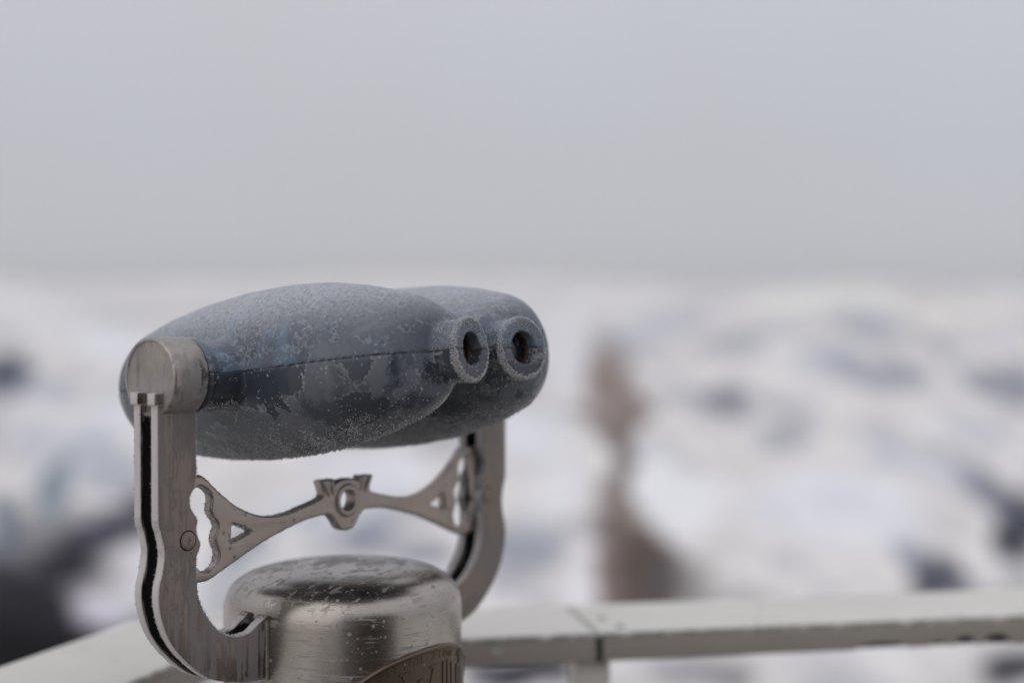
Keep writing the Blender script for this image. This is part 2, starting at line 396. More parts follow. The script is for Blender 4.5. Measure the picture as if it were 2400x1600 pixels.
# inset outline for the black sheet that paints shade into the slot
slot_shade_ol = [(x * mm, z * mm) for x, z in crom([(x - 1.9 if z > -205 else x - 1.5, z + (0 if z > -205 else 1.7)) for x, z, *_ in [(206.8, -33)] + OUT[1:-1]], 3) + crom([(x + 5 if z > -165 else x + 3, z - (0 if z > -165 else 5.0)) for x, z, *_ in INN[1:-1] + [(170.7, -33)]], 3)]
arms = []
for sgn in (1, -1):
    fl = lambda L: L if sgn > 0 else [(-x, z) for x, z in L][::-1]
    bm = bmesh.new()
    for v in (.0102, -.0102):
        bm_join(bm, plate_mesh([fl(arm_ol)], .0040, .0011), Matrix.Translation((0, v, 0)))
    for v in (.0102, -.0102):                                        # small lugs at the top of each plate edge
        x0, x1 = sorted((sgn * .1995, sgn * .2096))
        bm_join(bm, box_bm(x0, x1, v - .0044, v + .0044, -.0200, -.0112, .0008))
    bmesh.ops.translate(bm, vec=(0, 0, AX), verts=bm.verts)
    a = bmobj('yoke_arm', bm, ARM, root, 40); arms.append(a)
    a.data.materials.append(RIME)
    for p_ in a.data.polygons:
        if abs(p_.normal.y) < .72: p_.material_index = 1
    bm = plate_mesh([fl(slot_shade_ol)], .0060, .0004, 0); bmesh.ops.translate(bm, vec=(0, 0, AX), verts=bm.verts)
    bmobj('slot_shade', bm, BLACK, a)  # black fill in place of the slot's own shade
    # countersunk screw with a hex socket
    prof = [(0, .0004), (.0019, .0004), (.0019, .0031), (.0064, .0032), (.0069, .0030), (.0071, .0024), (.0071, -.002), (0, -.002)]
    bm = lathe_bm(prof[::-1], 40, 'Y')
    bmesh.ops.translate(bm, vec=(sgn * .1790, .0117, AX - .1228), verts=bm.verts)
    sw = bmobj('screw', bm, ARM, a)
    bm = lathe_bm([(.0071, .0), (.0078, .0), (.0078, .00262), (.0071, .00262), (.0071, 0)], 40, 'Y')
    bmesh.ops.translate(bm, vec=(sgn * .1790, .0117, AX - .1228), verts=bm.verts)
    bmobj('countersink_gap', bm, BLACK, sw, 0)
    bm = lathe_bm([(0, .00045), (.0018, .00045), (.0018, .0007), (0, .0007)], 6, 'Y')
    bmesh.ops.translate(bm, vec=(sgn * .1790, .0117, AX - .1228), verts=bm.verts)
    bmobj('hex_socket', bm, BLACK, sw, 0)
    # weld bead where each plate meets the drum
    bm = bmesh.new()
    for v in (.0146, -.0146):
        path, rad = [], []
        ux = math.sqrt(.101 ** 2 - v * v) + .0006
        for k in range(60):
            z = -.243 + .048 * k / 59
            path.append((sgn * ux, v, AX + z)); rad.append(.0019 + .00022 * abs(math.sin(k * 1.3)) + .0003 * random.random())
        bm_join(bm, tube_bm(path, rad, 8))
    for v in (.0102, -.0102):
        path, rad = [], []
        for k in range(16):
            q = v + (k / 15 - .5) * .0095
            path.append((sgn * (math.sqrt(.101 ** 2 - q * q) + .001), q, AX - .1945 + .0006 * math.sin(k))); rad.append(.0022 + .0008 * random.random())
        bm_join(bm, tube_bm(path, rad, 8))
    bmobj('weld_bead', bm, WELD, a, 60)
    # pivot cap: short drum with a raised rim
    prof = [(0, .0302), (.0262, .0302), (.0268, .0306), (.0272, .0316), (.0281, .0320), (.0292, .0316), (.0299, .0306), (.0301, .0290), (.0301, .0012), (.0293, .0), (.0, .0)]
    bm = lathe_bm(prof, 128, 'X')
    M = Matrix.Translation((sgn * .1712, 0, AX)) @ (Matrix.Identity(4) if sgn > 0 else Matrix.Rotation(math.pi, 4, 'Z'))
    bmesh.ops.transform(bm, matrix=M, verts=bm.verts)
    cap = bmobj('pivot_cap', bm, CAPM, root, 40)
    bm = lathe_bm([(0, -.0035), (.0288, -.0035), (.0288, .0004), (0, .0004)], 64, 'X')
    bmesh.ops.transform(bm, matrix=M, verts=bm.verts)
    bmobj('washer', bm, BLACK, cap)
    ewt = lambda ce, nr, ar: (ar < 6e-6) * (np.abs(nr[:, 1]) < .9) * (.15 + 1.0 * (nr[:, 0] * sgn < .2))
    crystals(a, 7500, ewt, (.0005, .0020), .00042)
    crystals(cap, 900, lambda ce, nr, ar: 1.0 * (np.hypot(ce[:, 1], ce[:, 2] - AX) > .027) + .15, (.0003, .0008), .0003)

# ---- handle plate between the arms
TOPH = [(186, -78, 'c'), (161, -76.2), (156, -77.4), (151, -81.2), (142.5, -88.6), (132.8, -96.5), (122.3, -103.6), (110.5, -109.4), (97, -113.8), (82, -115.6), (66, -114.6), (49.5, -111), (38, -108.5), (31.5, -106.6), (28.4, -104.6),
        (28.2, -101.4), (31.2, -91.6, 'c'), (15.6, -91.3, 'c'), (14.6, -95.6, 'c'), (8, -93.2), (0, -92.3)]
BOTH = [(0, -136.4), (5.4, -135.9), (8.8, -134.0), (11.2, -131.4), (14.7, -127.0), (18, -123.4), (23.2, -120.8), (39.1, -121.6), (54.1, -123.9), (78, -130), (92, -134.2), (106, -139.5), (120, -145.2), (139.3, -153.2), (149.3, -157.2), (156.4, -158.4), (164, -157.5), (186, -153, 'c')]
tp, bt = crom(TOPH, 4), crom(BOTH, 4)
outl = tp + [(-x, z) for x, z in tp[::-1]][1:] + [(-x, z) for x, z in bt[::-1]] + bt[1:]
HOLE = [(161, -84.5), (156.6, -85.4), (150.6, -89), (148, -93), (147.6, -98.4), (148.7, -103.5), (146.6, -109.2), (142.8, -113.6), (141.4, -117.4), (143, -122.5), (144.4, -127), (143, -132), (140.7, -137.6), (141.2, -143), (144.6, -148.4), (151.2, -151.4), (156.6, -150.4), (162, -147), (170, -140), (172.5, -117), (169, -92)]
TRI = [(127.6, -118.6), (125.4, -117.4), (109.6, -124.0), (108.4, -125.2), (109.8, -126.2), (126.4, -131.4), (128.4, -130.4)]
ols = [outl]
for L in (crom(HOLE, 4, True), crom(TRI, 3, True)):
    ols += [L, [(-x, z) for x, z in L][::-1]]
ols.append([(9.3 * math.cos(2 * math.pi * k / 40), -110.9 + 9.3 * math.sin(2 * math.pi * k / 40)) for k in range(40)])
bm = plate_mesh([[(x * mm, z * mm) for x, z in L] for L in ols], .0048, .0019, 3)
hub = lathe_bm([(.0094, -.0062), (.0112, -.0066), (.0134, -.0060), (.0150, -.0044), (.0150, .0044), (.0134, .0060), (.0112, .0066), (.0094, .0062), (.0094, -.0062)], 48, 'Y')
bm_join(bm, hub, Matrix.Translation((0, 0, -.1109)))
for sx in (1, -1):
    for vv in (.0040, -.0040):
        bm_join(bm, tube_bm([(sx * .0285, vv, -.0925), (sx * .0250, vv, -.0990), (sx * .0215, vv, -.1050)], [.0022, .0026, .0020], 10))
        bm_join(bm, tube_bm([(sx * .0185, vv, -.0925), (sx * .0182, vv, -.0985), (sx * .0165, vv, -.1040)], [.0020, .0022, .0018], 10))
bmesh.ops.translate(bm, vec=(0, 0, AX), verts=bm.verts)
handle = bmobj('handle', bm, CAST, root, 40)
crystals(handle, 5200, lambda ce, nr, ar: (ar < 6e-6) * (np.abs(nr[:, 1]) < .9), (.0004, .0018), .00045)

# ---- drum and pedestal
prof = [(0, -.1660), (.02, -.1662), (.04, -.1668), (.055, -.1678), (.066, -.1692), (.075, -.1710), (.0825, -.1735), (.0885, -.1766), (.0932, -.1804), (.0968, -.1850), (.0993, -.1902), (.1006, -.1960), (.101, -.2020), (.101, -.26), (.101, -.33), (.101, -.40),
        (.101, -.44), (.0985, -.446), (.062, -.452), (.058, -.458), (.056, -.47), (.056, -1.40), (.062, -1.415), (.135, -1.428), (.138, -1.432), (.138, -1.458), (0, -1.458)]
bm = lathe_bm(prof, 160); bmesh.ops.translate(bm, vec=(0, 0, AX), verts=bm.verts)
drum = bmobj('pedestal', bm, BASE, root, 30)
crystals(drum, 3000, lambda ce, nr, ar: (ce[:, 2] > AX - .30) * (.25 + (nr[:, 2] > .25) + 4 * (np.abs(nr[:, 0] * -.616 + nr[:, 1] * .788) > .93) * (nr[:, 2] < .3)), (.0003, .0008), .0004)

# ---- bronze plaque wrapped on the drum
def wrap(s, h, d): return (-math.sin(s / .101) * (.101 + d), math.cos(s / .101) * (.101 + d), h)   # s runs to the photo's right
PA, PB, PZ = .094, .066, AX - .2900
NR, NS = 10, 120
verts, faces = [], []
for i in range(NR + 1):
    q = i / NR
    for k in range(NS):
        an = 2 * math.pi * k / NS
        verts.append(wrap(PA * q * math.cos(an), PZ + PB * q * math.sin(an), .0016))
for i in range(NR):
    for k in range(NS):
        faces.append((i * NS + k, i * NS + (k + 1) % NS, (i + 1) * NS + (k + 1) % NS, (i + 1) * NS + k))
bm = bmesh.new()
me = bpy.data.meshes.new('p'); me.from_pydata(verts, [], faces); bm.from_mesh(me)
bmesh.ops.remove_doubles(bm, verts=bm.verts, dist=1e-6); bmesh.ops.recalc_face_normals(bm, faces=bm.faces)
plaque = bmobj('plaque', bm, BRONZE, root, 40)
rim = []
for k in range(NS + 1):
    an = 2 * math.pi * k / NS
    rim.append(wrap(PA * math.cos(an), PZ + PB * math.sin(an), .0012))
bmobj('rim', tube_bm(rim, .0021, 10), BRIGHT, plaque, 60)
# raised lettering
def text_bm(txt, size, ext):
    cu = bpy.data.curves.new('t', 'FONT'); cu.body = txt; cu.size = size; cu.extrude = ext; cu.align_x = 'CENTER'; cu.resolution_u = 3
    ob = bpy.data.objects.new('t', cu); COL.objects.link(ob)
    dg = bpy.context.evaluated_depsgraph_get(); dg.update()
    me = bpy.data.meshes.new_from_object(ob.evaluated_get(dg)); bpy.data.objects.remove(ob)
    b = bmesh.new(); b.from_mesh(me); return b
bm = bmesh.new()
word = 'VISION ZION AND'
for i, ch in enumerate(word):
    if ch == ' ': continue
    an = R(90 + 38) - R(76) * (i + .5) / len(word)
    b = text_bm(ch, .0078, .0004)
    ex, ez = (PA - .0085) * math.cos(an), (PB - .0085) * math.sin(an)
    tx, tz = (PA - .0085) * math.sin(an), -(PB - .0085) * math.cos(an)
    ta = math.atan2(tz, tx)
    for v in b.verts:
        x, y, d = v.co
        v.co = wrap(ex + x * math.cos(ta) - y * math.sin(ta), PZ + ez + x * math.sin(ta) + y * math.cos(ta), .0017 + d)
    bm_join(bm, b)
# serif word: strokes as (s0,h0)-(s1,h1)-width in mm, drawn from the plaque centre line
def stroke(p, q, w0, w1):
    (x0, y0), (x1, y1) = p, q
    dx, dy = x1 - x0, y1 - y0; L = math.hypot(dx, dy); nx, ny = -dy / L, dx / L
    ring = []
    for d in (.0014, .0026):
        ring.append([bm.verts.new(wrap((x0 + nx * w0 / 2 * s) * mm, PZ + (y0 + ny * w0 / 2 * s) * mm, d)) for s in (1, -1)] +
                    [bm.verts.new(wrap((x1 + nx * w1 / 2 * s) * mm, PZ + (y1 + ny * w1 / 2 * s) * mm, d)) for s in (-1, 1)])
    lo, hi = ring
    bm.faces.new(hi)
    for k in range(4): bm.faces.new((lo[k], lo[(k + 1) % 4], hi[(k + 1) % 4], hi[k]))
S = [((-30, 44), (-22, 16), 5.5, 4), ((-22, 16), (-15, 38), 3, 3), ((-15, 38), (-8, 16), 5, 4), ((-8, 16), (1, 46), 3, 4.4), ((-35, 44.4), (-25, 45.4), 1.6, 1.6), ((-5, 46), (5, 47), 1.8, 1.8),
     ((13, 48), (13, 16), 3.4, 3.4), ((19, 48), (19, 16), 3.4, 3.4), ((26, 44), (26, 16), 3.2, 3.2), ((24, 44), (31, 44), 2, 3), ((36, 40), (36, 18), 3, 3), ((42, 50), (42, 16), 3.4, 3.4), ((36, 40), (42, 40), 2, 2), ((47, 50), (47, 16), 3, 3)]
for a_, b_, w0_, w1_ in S: stroke((a_[0], a_[1] + 5.5), (b_[0], b_[1] + 5.5), w0_, w1_)
bmesh.ops.recalc_face_normals(bm, faces=bm.faces)
bmobj('lettering', bm, BRONZE, plaque, 40)

# ---- binocular housing: smooth field, polygonised in its own tilted frame (x: pivot axis, y: optical axis, z: up)
TILT = R(7.0)
CH = [(-.127, .0690, .0545), (-.10, .0675, .0610), (-.06, .0660, .0670), (-.02, .0655, .0695), (.02, .0665, .0690), (.055, .0680, .0660), (.085, .0665, .0602), (.11, .0640, .0535), (.14, .0565, .0442), (.160, .0505, .0390)]
FRONT = .1515                                                         # the blunt face that carries the eyecups
def smin(a, b, k):
    h = np.clip(.5 + .5 * (b - a) / k, 0, 1); return b + (a - b) * h - k * h * (1 - h)
def smax(a, b, k): return -smin(-a, -b, k)
def chain(L, n):
    ys = np.array([c[0] for c in L]); yy = np.interp(np.linspace(0, 1, n), np.linspace(0, 1, len(L)), ys)
    return list(zip(np.interp(yy, ys, [c[1] for c in L]), yy, np.interp(yy, ys, [c[2] for c in L])))
CHAIN = chain(CH, 52)
TD = np.array([-math.sin(R(9)), math.cos(R(9)), 0.0]); TE = np.array([.0322, .1715, 0.0])
def half_field(x, y, z):
    """one barrel (positive x side) with neck and eyecup"""
    d = np.full(x.shape, 9.0, np.float32)
    for cx, cy, r in CHAIN: np.minimum(d, np.sqrt((x - cx) ** 2 + (y - cy) ** 2 + z ** 2) - r, out=d)
    return d
def extras(x, y, z):
    rr = np.sqrt(y ** 2 + z ** 2)
    neck = np.maximum(rr - .0272, np.maximum(x - .1697, .05 - x))
    lip = smax(rr - .0296, np.maximum(x - .1697, .1640 - x), .002)
    px, py, pz = x - TE[0], y - TE[1], z
    s = px * TD[0] + py * TD[1]
    q = np.sqrt(np.maximum((px - s * TD[0]) ** 2 + (py - s * TD[1]) ** 2 + pz ** 2, 1e-12))
    cup = smax(q - .0238 - .0014 * np.exp(-(s / .006) ** 2), np.maximum(s, -.075 - s), .0034)
    bore = np.maximum(q - .0131, -.017 - s)
    return neck, lip, cup, bore
def field(x, y, z):
    a = half_field(x, y, z); b = half_field(-x, y, z)
    d = smin(a, b, .032 + .046 * np.clip((z + .012) / .03, 0, 1))
    d = smax(d, y - FRONT, .020)
    for sx in (x, -x):
        neck, lip, cup, bore = extras(sx, y, z)
        d = smin(d, neck, .004); d = smin(d, cup, .0022); d = np.minimum(d, lip) if False else smin(d, lip, .004)
    for sx in (x, -x):
        d = smax(d, -extras(sx, y, z)[3], .0015)
    return d
def nets(fn, lo, hi, h):
    ax = [np.arange(l, u + h * .5, h, dtype=np.float32) for l, u in zip(lo, hi)]
    X, Y, Z = np.meshgrid(*ax, indexing='ij')
    G = fn(X, Y, Z).astype(np.float32)
    return ax, G
def polygonise(ax, G, fn):
    h = float(ax[0][1] - ax[0][0]); S = G < 0
    nx, ny, nz = [n - 1 for n in G.shape]
    acc = np.zeros((nx, ny, nz, 3), np.float32); cnt = np.zeros((nx, ny, nz), np.int16)
    for axis in range(3):
        o1, o2 = [q for q in range(3) if q != axis]
        for da in (0, 1):
            for db in (0, 1):
                sl0 = [slice(None, -1)] * 3; sl1 = [slice(None, -1)] * 3
                sl1[axis] = slice(1, None)
                for q, dd in ((o1, da), (o2, db)):
                    sl0[q] = sl1[q] = slice(dd, None if dd else -1)
                a, b = G[tuple(sl0)], G[tuple(sl1)]
                m = (a < 0) != (b < 0)
                i = np.nonzero(m); f = a[i] / (a[i] - b[i])
                v = np.zeros((len(f), 3), np.float32); v[:, axis] = f; v[:, o1] = da; v[:, o2] = db
                acc[i] += v; cnt[i] += 1
    cells = np.nonzero(cnt); idx = np.full((nx, ny, nz), -1, int); idx[cells] = np.arange(len(cells[0]))
    V = acc[cells] / cnt[cells][:, None]
    V = np.stack([ax[k][0] + (cells[k] + V[:, k]) * h for k in range(3)], 1).astype(np.float64)
    F = []
    for axis in range(3):
        o1, o2 = (axis + 1) % 3, (axis + 2) % 3
        sl0 = [slice(1, -1)] * 3; sl1 = [slice(1, -1)] * 3
        sl0[axis] = slice(0, -1); sl1[axis] = slice(1, None)
        a, b = S[tuple(sl0)], S[tuple(sl1)]
        i = np.stack(np.nonzero(a != b), 1); neg = a[tuple(i.T)]
        base = i.copy()
        for q in (o1, o2): base[:, q] += 1
        def at(d1, d2):
            c = base.copy(); c[:, o1] -= d1; c[:, o2] -= d2; return idx[tuple(c.T)]
        quad = np.stack([at(1, 1), at(0, 1), at(0, 0), at(1, 0)], 1)
        quad[~neg] = quad[~neg][:, ::-1]
        F.append(quad)
    F = np.concatenate(F)
    for _ in range(3):
        e = 2e-4; f0 = fn(*V.T)
        g = np.stack([fn(*(V + e * np.eye(3)[k]).T) - fn(*(V - e * np.eye(3)[k]).T) for k in range(3)], 1) / (2 * e)
        st = np.clip(f0 / np.maximum((g * g).sum(1), .2), -h, h)
        V = V - g * st[:, None] * .9
    return V, F
ax, G = nets(field, (-.172, -.228, -.0765), (.1721, .1811, .0766), .0021)
Zg = ax[2][None, None, :]
body = bpy.data.objects.new
BM = Matrix.Translation((0, 0, AX + .0000)) @ Matrix.Rotation(TILT, 4, 'X')
SEAM = .00016
def shell(name, side, mat):
    fn = lambda x, y, z: np.maximum(field(x, y, z), -(side * z) + SEAM)
    V, F = polygonise(ax, np.maximum(G, -(side * Zg) + SEAM), fn)
    o = obj(name, V, F, mat, root, 50); o.matrix_local = BM
    return o
upper = shell('upper_shell', 1, UP)
lower = shell('lower_shell', -1, LO)
# dark gasket filling the seam just inside the skin
poly = []
for k in range(240):
    an = 2 * math.pi * k / 240; dx, dy = math.cos(an), math.sin(an)
    r = np.linspace(.02, .25, 400); f = field(r * dx, r * dy, r * 0)
    inside = np.nonzero(f < 0)[0]; first = inside[0]
    j = first
    while j + 1 < len(r) and f[j + 1] < 0: j += 1
    poly.append((float(r[j] - .0009) * dx, float(r[j] - .0009) * dy))
bm = prism_bm(poly, -.0012, .0012); g = bmobj('gasket', bm, GASKET, root, 0); g.matrix_local = BM
bm = box_bm(-.0035, .0035, -.0006, .0006, -.0012, .0012)
for sx in (1, -1):                                   # lens and red ring inside each eyecup
    Mx = Matrix.Translation((sx * TE[0], TE[1], 0)) @ Matrix.Rotation(sx * R(9), 4, 'Z')
    bm = lathe_bm([(0, -.0118), (.006, -.0121), (.0128, -.0132), (.0128, -.016), (0, -.016)], 48, 'Y')
    bmesh.ops.transform(bm, matrix=Mx, verts=bm.verts)
    ln = bmobj('eyepiece_lens', bm, LENS, root, 40); ln.matrix_local = BM
    bm = lathe_bm([(.0112, -.0126), (.0116, -.0106), (.0124, -.0094), (.01308, -.0092), (.01308, -.0128)], 64, 'Y')
    bmesh.ops.transform(bm, matrix=Mx, verts=bm.verts)
    rg = bmobj('retaining_ring', bm, RED, ln, 40)
def clus(ce):
    return np.array([min(max((mnoise.noise(Vector(p) * 55) + .35 * mnoise.noise(Vector(p) * 160) + .02) * 3.2, .04), 1.6) for p in ce.tolist()])
def w_low(ce, nr, ar):
    belly = np.clip((-nr[:, 2] - .62) / .3, 0, 1) * 1.0
    eye = np.zeros(len(ce))
    for sx in (1, -1):
        px, py = sx * ce[:, 0] - TE[0], ce[:, 1] - TE[1]
        s = px * TD[0] + py * TD[1]; q = np.sqrt((px - s * TD[0]) ** 2 + (py - s * TD[1]) ** 2 + ce[:, 2] ** 2)
        eye += (s > -.006) * (q > .0225) * (q < .027)
    return (belly + .12) * clus(ce) + 7 * eye
def w_up(ce, nr, ar):
    eye = np.zeros(len(ce))
    for sx in (1, -1):
        px, py = sx * ce[:, 0] - TE[0], ce[:, 1] - TE[1]
        s = px * TD[0] + py * TD[1]; q = np.sqrt((px - s * TD[0]) ** 2 + (py - s * TD[1]) ** 2 + ce[:, 2] ** 2)
        eye += (s > -.022) * (q > .014) * (q < .0275)
    return (.22 + .25 * np.clip(nr[:, 2], 0, 1)) * clus(ce) + 9 * eye
crystals(lower, 16000, w_low, (.0004, .0019), .00046)
crystals(lower, 5000, lambda ce, nr, ar: np.clip((-nr[:, 2] - .80) / .2, 0, 1), (.0010, .0030), .0005)
crystals(upper, 6500, w_up, (.0002, .0008), .00042)
def w_rim(ce, nr, ar):
    eye = np.zeros(len(ce))
    for sx in (1, -1):
        px, py = sx * ce[:, 0] - TE[0], ce[:, 1] - TE[1]
        s = px * TD[0] + py * TD[1]; q = np.sqrt((px - s * TD[0]) ** 2 + (py - s * TD[1]) ** 2 + ce[:, 2] ** 2)
        eye += (s > -.0045) * (q > .0228) * (q < .027)
    return eye + 1e-9
crystals(upper, 1500, w_rim, (.0006, .0016), .00055)
crystals(lower, 1800, w_rim, (.0007, .0022), .00055)

# ================================================================== RAILING
RT = 1.17; RF = .0292; RW = .156
d1 = Vector((.9830, .1838)); n1 = Vector((-.1838, .9830))      # far rail: runs to the right, away from the camera across
P1 = Vector((.1058, 1.4985))                                     # a point on its inner top edge
d2 = Vector((-.3270, -.9450)); n2 = Vector((-.9450, .3270))    # left rail: runs back towards the camera
P2 = Vector((-.3355, 1.3240))
def meet(p, d, q, e):
    t_ = ((q.x - p.x) * e.y - (q.y - p.y) * e.x) / (d.x * e.y - d.y * e.x); return p + d * t_
ci = meet(P1, d1, P2, d2); co_ = meet(P1 + n1 * RW, d1, P2 + n2 * RW, d2)
railing = bpy.data.objects.new('platform_railing', None); COL.objects.link(railing); railing.location = (ci.x, ci.y, 0)
tag(railing, 'weathered white metal platform railing with wide flat top running behind the viewer', 'railing')
def rail_frame(o, p, d, flip=1):
    """local x along the rail, local y away from the platform, object origin on the inner edge"""
    n_ = Vector((-d.y, d.x)) * flip
    M = Matrix(((d.x, n_.x, 0, p.x - ci.x), (d.y, n_.y, 0, p.y - ci.y), (0, 0, 1, 0), (0, 0, 0, 1)))
    o.matrix_local = M
def cap(p, d, L, notch=None, mitre0=0.0, mitre1=0.0, flip=1):
    """inverted channel: top plate and two lips; mitre = slant of the ends per unit width"""
    bm = bmesh.new()
    b = prism_bm([(0, 0), (L, 0), (L + mitre1 * RW, RW), (mitre0 * RW, RW)], RT - .006, RT, .0018); bm_join(bm, b)
    low = RT - RF
    pts = [(0, RT - .0062), (0, low)]
    for a, b_, h in (notch or []):
        for k in range(9):
            s = k / 8; pts.append((a + (b_ - a) * s, low + h * (math.sin(math.pi * s) ** .45 if 0 < s < 1 else 0)))
    pts += [(L, low), (L, RT - .0062)]
    b = box_bm(mitre0 * RW, L + mitre1 * RW, RW - .0046, RW - .0002, low, RT - .0062, .0006); bm_join(bm, b)
    if flip < 0: bmesh.ops.reverse_faces(bm, faces=bm.faces)
    o = bmobj('cap_rail', bm, RAIL, railing, 35); rail_frame(o, p, d, flip)
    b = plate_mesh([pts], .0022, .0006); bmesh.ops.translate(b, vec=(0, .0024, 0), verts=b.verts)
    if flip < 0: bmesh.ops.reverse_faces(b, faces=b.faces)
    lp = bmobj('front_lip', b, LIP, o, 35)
    b = box_bm(mitre0 * RW + .012, L + mitre1 * RW - .012, .0056, .034, low + .0005, RT - .0072)  # filler box that paints the dark seen behind the lip notches
    u = bmobj('channel_shade', b, SHADE, o, 0)
    return o
half = (co_ - ci).dot(d1) / RW
jx = (Vector((.0940, 1.4881)) - ci).dot(d1)
cap(ci, d1, jx - .0042, None, half, 0.0)
off = jx + .0042
nt = []
for x in ((2009, 2130, .0066), (2184, 2226, .0056), (2240, 2294, .0098), (2306, 2376, .0105)):
    q = [((x[k] - 1200) / 3333.3) for k in (0, 1)]
    s = [(qq * P1.y - P1.x) / (d1.x - qq * d1.y) for qq in q]
    p0 = (P1 - ci).dot(d1) - off
    nt.append((p0 + s[0], p0 + s[1], x[2]))
right_rail = cap(ci + d1 * off, d1, 2.6, nt, 0.0, 0.0)
cap(ci, d2, 2.4, None, (co_ - ci).dot(d2) / RW, 0.0, -1)
b = box_bm(jx - .0044, jx + .0044, .0015, .004, RT - RF - .001, RT - .004)
o = bmobj('joint_gap', b, JDARK, railing, 0); rail_frame(o, ci, d1)
b = box_bm(jx - .0044, jx + .0044, .0042, RW - .002, RT - RF - .001, RT - .0010)
o = bmobj('joint_strip', b, JOINT, railing, 0); rail_frame(o, ci, d1)
for (p, d, fl, xs) in ((ci, d1, 1, (jx - .004, jx + 1.25, jx + 2.45)), (ci, d2, -1, (.9, 2.2)), (ci, d1, 1, ())):
    for x in xs:
        b = box_bm(x - .0185, x + .0185, .012, .052, 0, RT - RF - .0005, .002)
        o = bmobj('post', b, RAIL, railing, 35); rail_frame(o, p, d, fl)
        if fl < 0: o.data.flip_normals()
for (p, d, fl, L) in ((ci, d1, 1, 2.6), (ci, d2, -1, 2.4)):
    for z in (.18, .50, .82):
        b = box_bm(.03, L, .022, .042, z, z + .03, .002)
        o = bmobj('lower_rail', b, RAIL, railing, 35); rail_frame(o, p, d, fl)
        if fl < 0: o.data.flip_normals()
# small rust-rimmed bolts on the far cap
for x, y in ((.030, .030), (.021, .075), (-.175, -1)):
    if y > 0:
        b = lathe_bm([(0, .003), (.004, .0028), (.0052, .001), (.0054, 0)], 16)
        bmesh.ops.translate(b, vec=(jx + x, y, RT), verts=b.verts)
    else:
        b = lathe_bm([(0, .003), (.004, .0028), (.0052, .001), (.0054, 0)], 16)
        bmesh.ops.transform(b, matrix=Matrix.Translation((jx - .11, 0.0003, RT - .016)) @ Matrix.Rotation(R(90), 4, 'X'), verts=b.verts)
    o = bmobj('bolt', b, JOINT, railing, 40); rail_frame(o, ci, d1)

# ================================================================== PLATFORM, CABIN, ADDED REFLECTION POSTS BEHIND THE CAMERA
e1, e2 = ci + d1 * 3.6, ci + d2 * 3.4
oc = co_
poly = [tuple(oc + Vector((.0, .02))), tuple(oc + Vector((0, .02)) + d1 * 3.7), (5.2, -5.5), (-2.2, -5.5), tuple(oc + Vector((-.02, 0)) + d2 * 3.5)]
bm = prism_bm(poly[::-1], -.18, 0); deck = bmobj('viewing_platform', bm, GREYW, None, 0); tag(deck, kind='structure')

cab = bpy.data.objects.new('timber_cabin', None); COL.objects.link(cab); cab.location = (2.6, -2.9, 0); cab.rotation_euler = (0, 0, R(42))
tag(cab, 'brown board cabin behind the photographer, mirrored in the steel drum', 'cabin')
bmobj('wall', box_bm(-1.9, 1.9, -2.0, 0, 0, 2.5), WOOD, cab, 0)
b = bmesh.new()
prof = [(-2.25, 2.45), (0, 3.15), (2.25, 2.45), (2.25, 2.6), (0, 3.32), (-2.25, 2.6)]
lo_, hi_ = [b.verts.new((x, -2.3, z)) for x, z in prof], [b.verts.new((x, .35, z)) for x, z in prof]
b.faces.new(lo_); b.faces.new(hi_[::-1])
for k in range(6): b.faces.new((lo_[k], hi_[k], hi_[(k + 1) % 6], lo_[(k + 1) % 6]))
bmesh.ops.recalc_face_normals(b, faces=b.faces)
bmobj('roof', b, DARKW, cab, 0)
b = box_bm(-.5, .4, .0, .05, 0, 2.05, .004); dr = bmobj('door', b, DARKW, cab, 0)
bmobj('handle', box_bm(.28, .31, .05, .09, 1.0, 1.15, .004), CAST, dr)
b = bmesh.new()
for q in ((.8, 1.5, 1.78, 1.86), (.8, 1.5, .9, .98), (.8, .88, .98, 1.78), (1.42, 1.5, .98, 1.78)):
    bm_join(b, box_bm(q[0], q[1], 0, .045, q[2], q[3]))
wd = bmobj('window', b, RAIL, cab, 0)
bmobj('pane', box_bm(.88, 1.42, .002, .02, .98, 1.78), PANE, wd, 0)
def post(x, y, w, h, label):  # unseen posts, added for the dark bands mirrored in the drum
    t_ = bpy.data.objects.new('reflection_post', None); COL.objects.link(t_); t_.location = (x, y, 0)
    tag(t_, label, 'post')
    bmobj('reflection_post_shaft', box_bm(-w / 2, w / 2, -w / 2, w / 2, 0, h, .01), DARKW, t_, 0)
    bmobj('reflection_post_top', box_bm(-w / 2 - .03, w / 2 + .03, -w / 2 - .03, w / 2 + .03, h, h + .05, .006), DARKW, t_, 0)
post(.32, -1.9, .34, 2.6, 'unseen dark square post added behind the camera to darken the drum reflection')
post(-2.5, .15, .42, 2.4, 'unseen dark square post added at the left to darken the drum reflection')

# ================================================================== SNOWY MOUNTAINS
CAMZ = 1.5; F_ = 3333.333
YR = [(6, 5200), (12, 3600), (20, 2600), (40, 1900), (80, 1600), (140, 1440), (280, 1250), (700, 1060), (2000, 860), (4500, 730), (7000, 668), (9000, 650), (9600, 690), (13000, 760)]
LR, LY = np.log([a for a, b in YR]), np.array([b for a, b in YR], float)
def r_of_y(y): return np.exp(np.interp(y, LY[:12][::-1], LR[:12][::-1]))
def srgb(c): c = np.array(c) / 255.0; return np.where(c < .04045, c / 12.92, ((c + .055) / 1.055) ** 2.4)
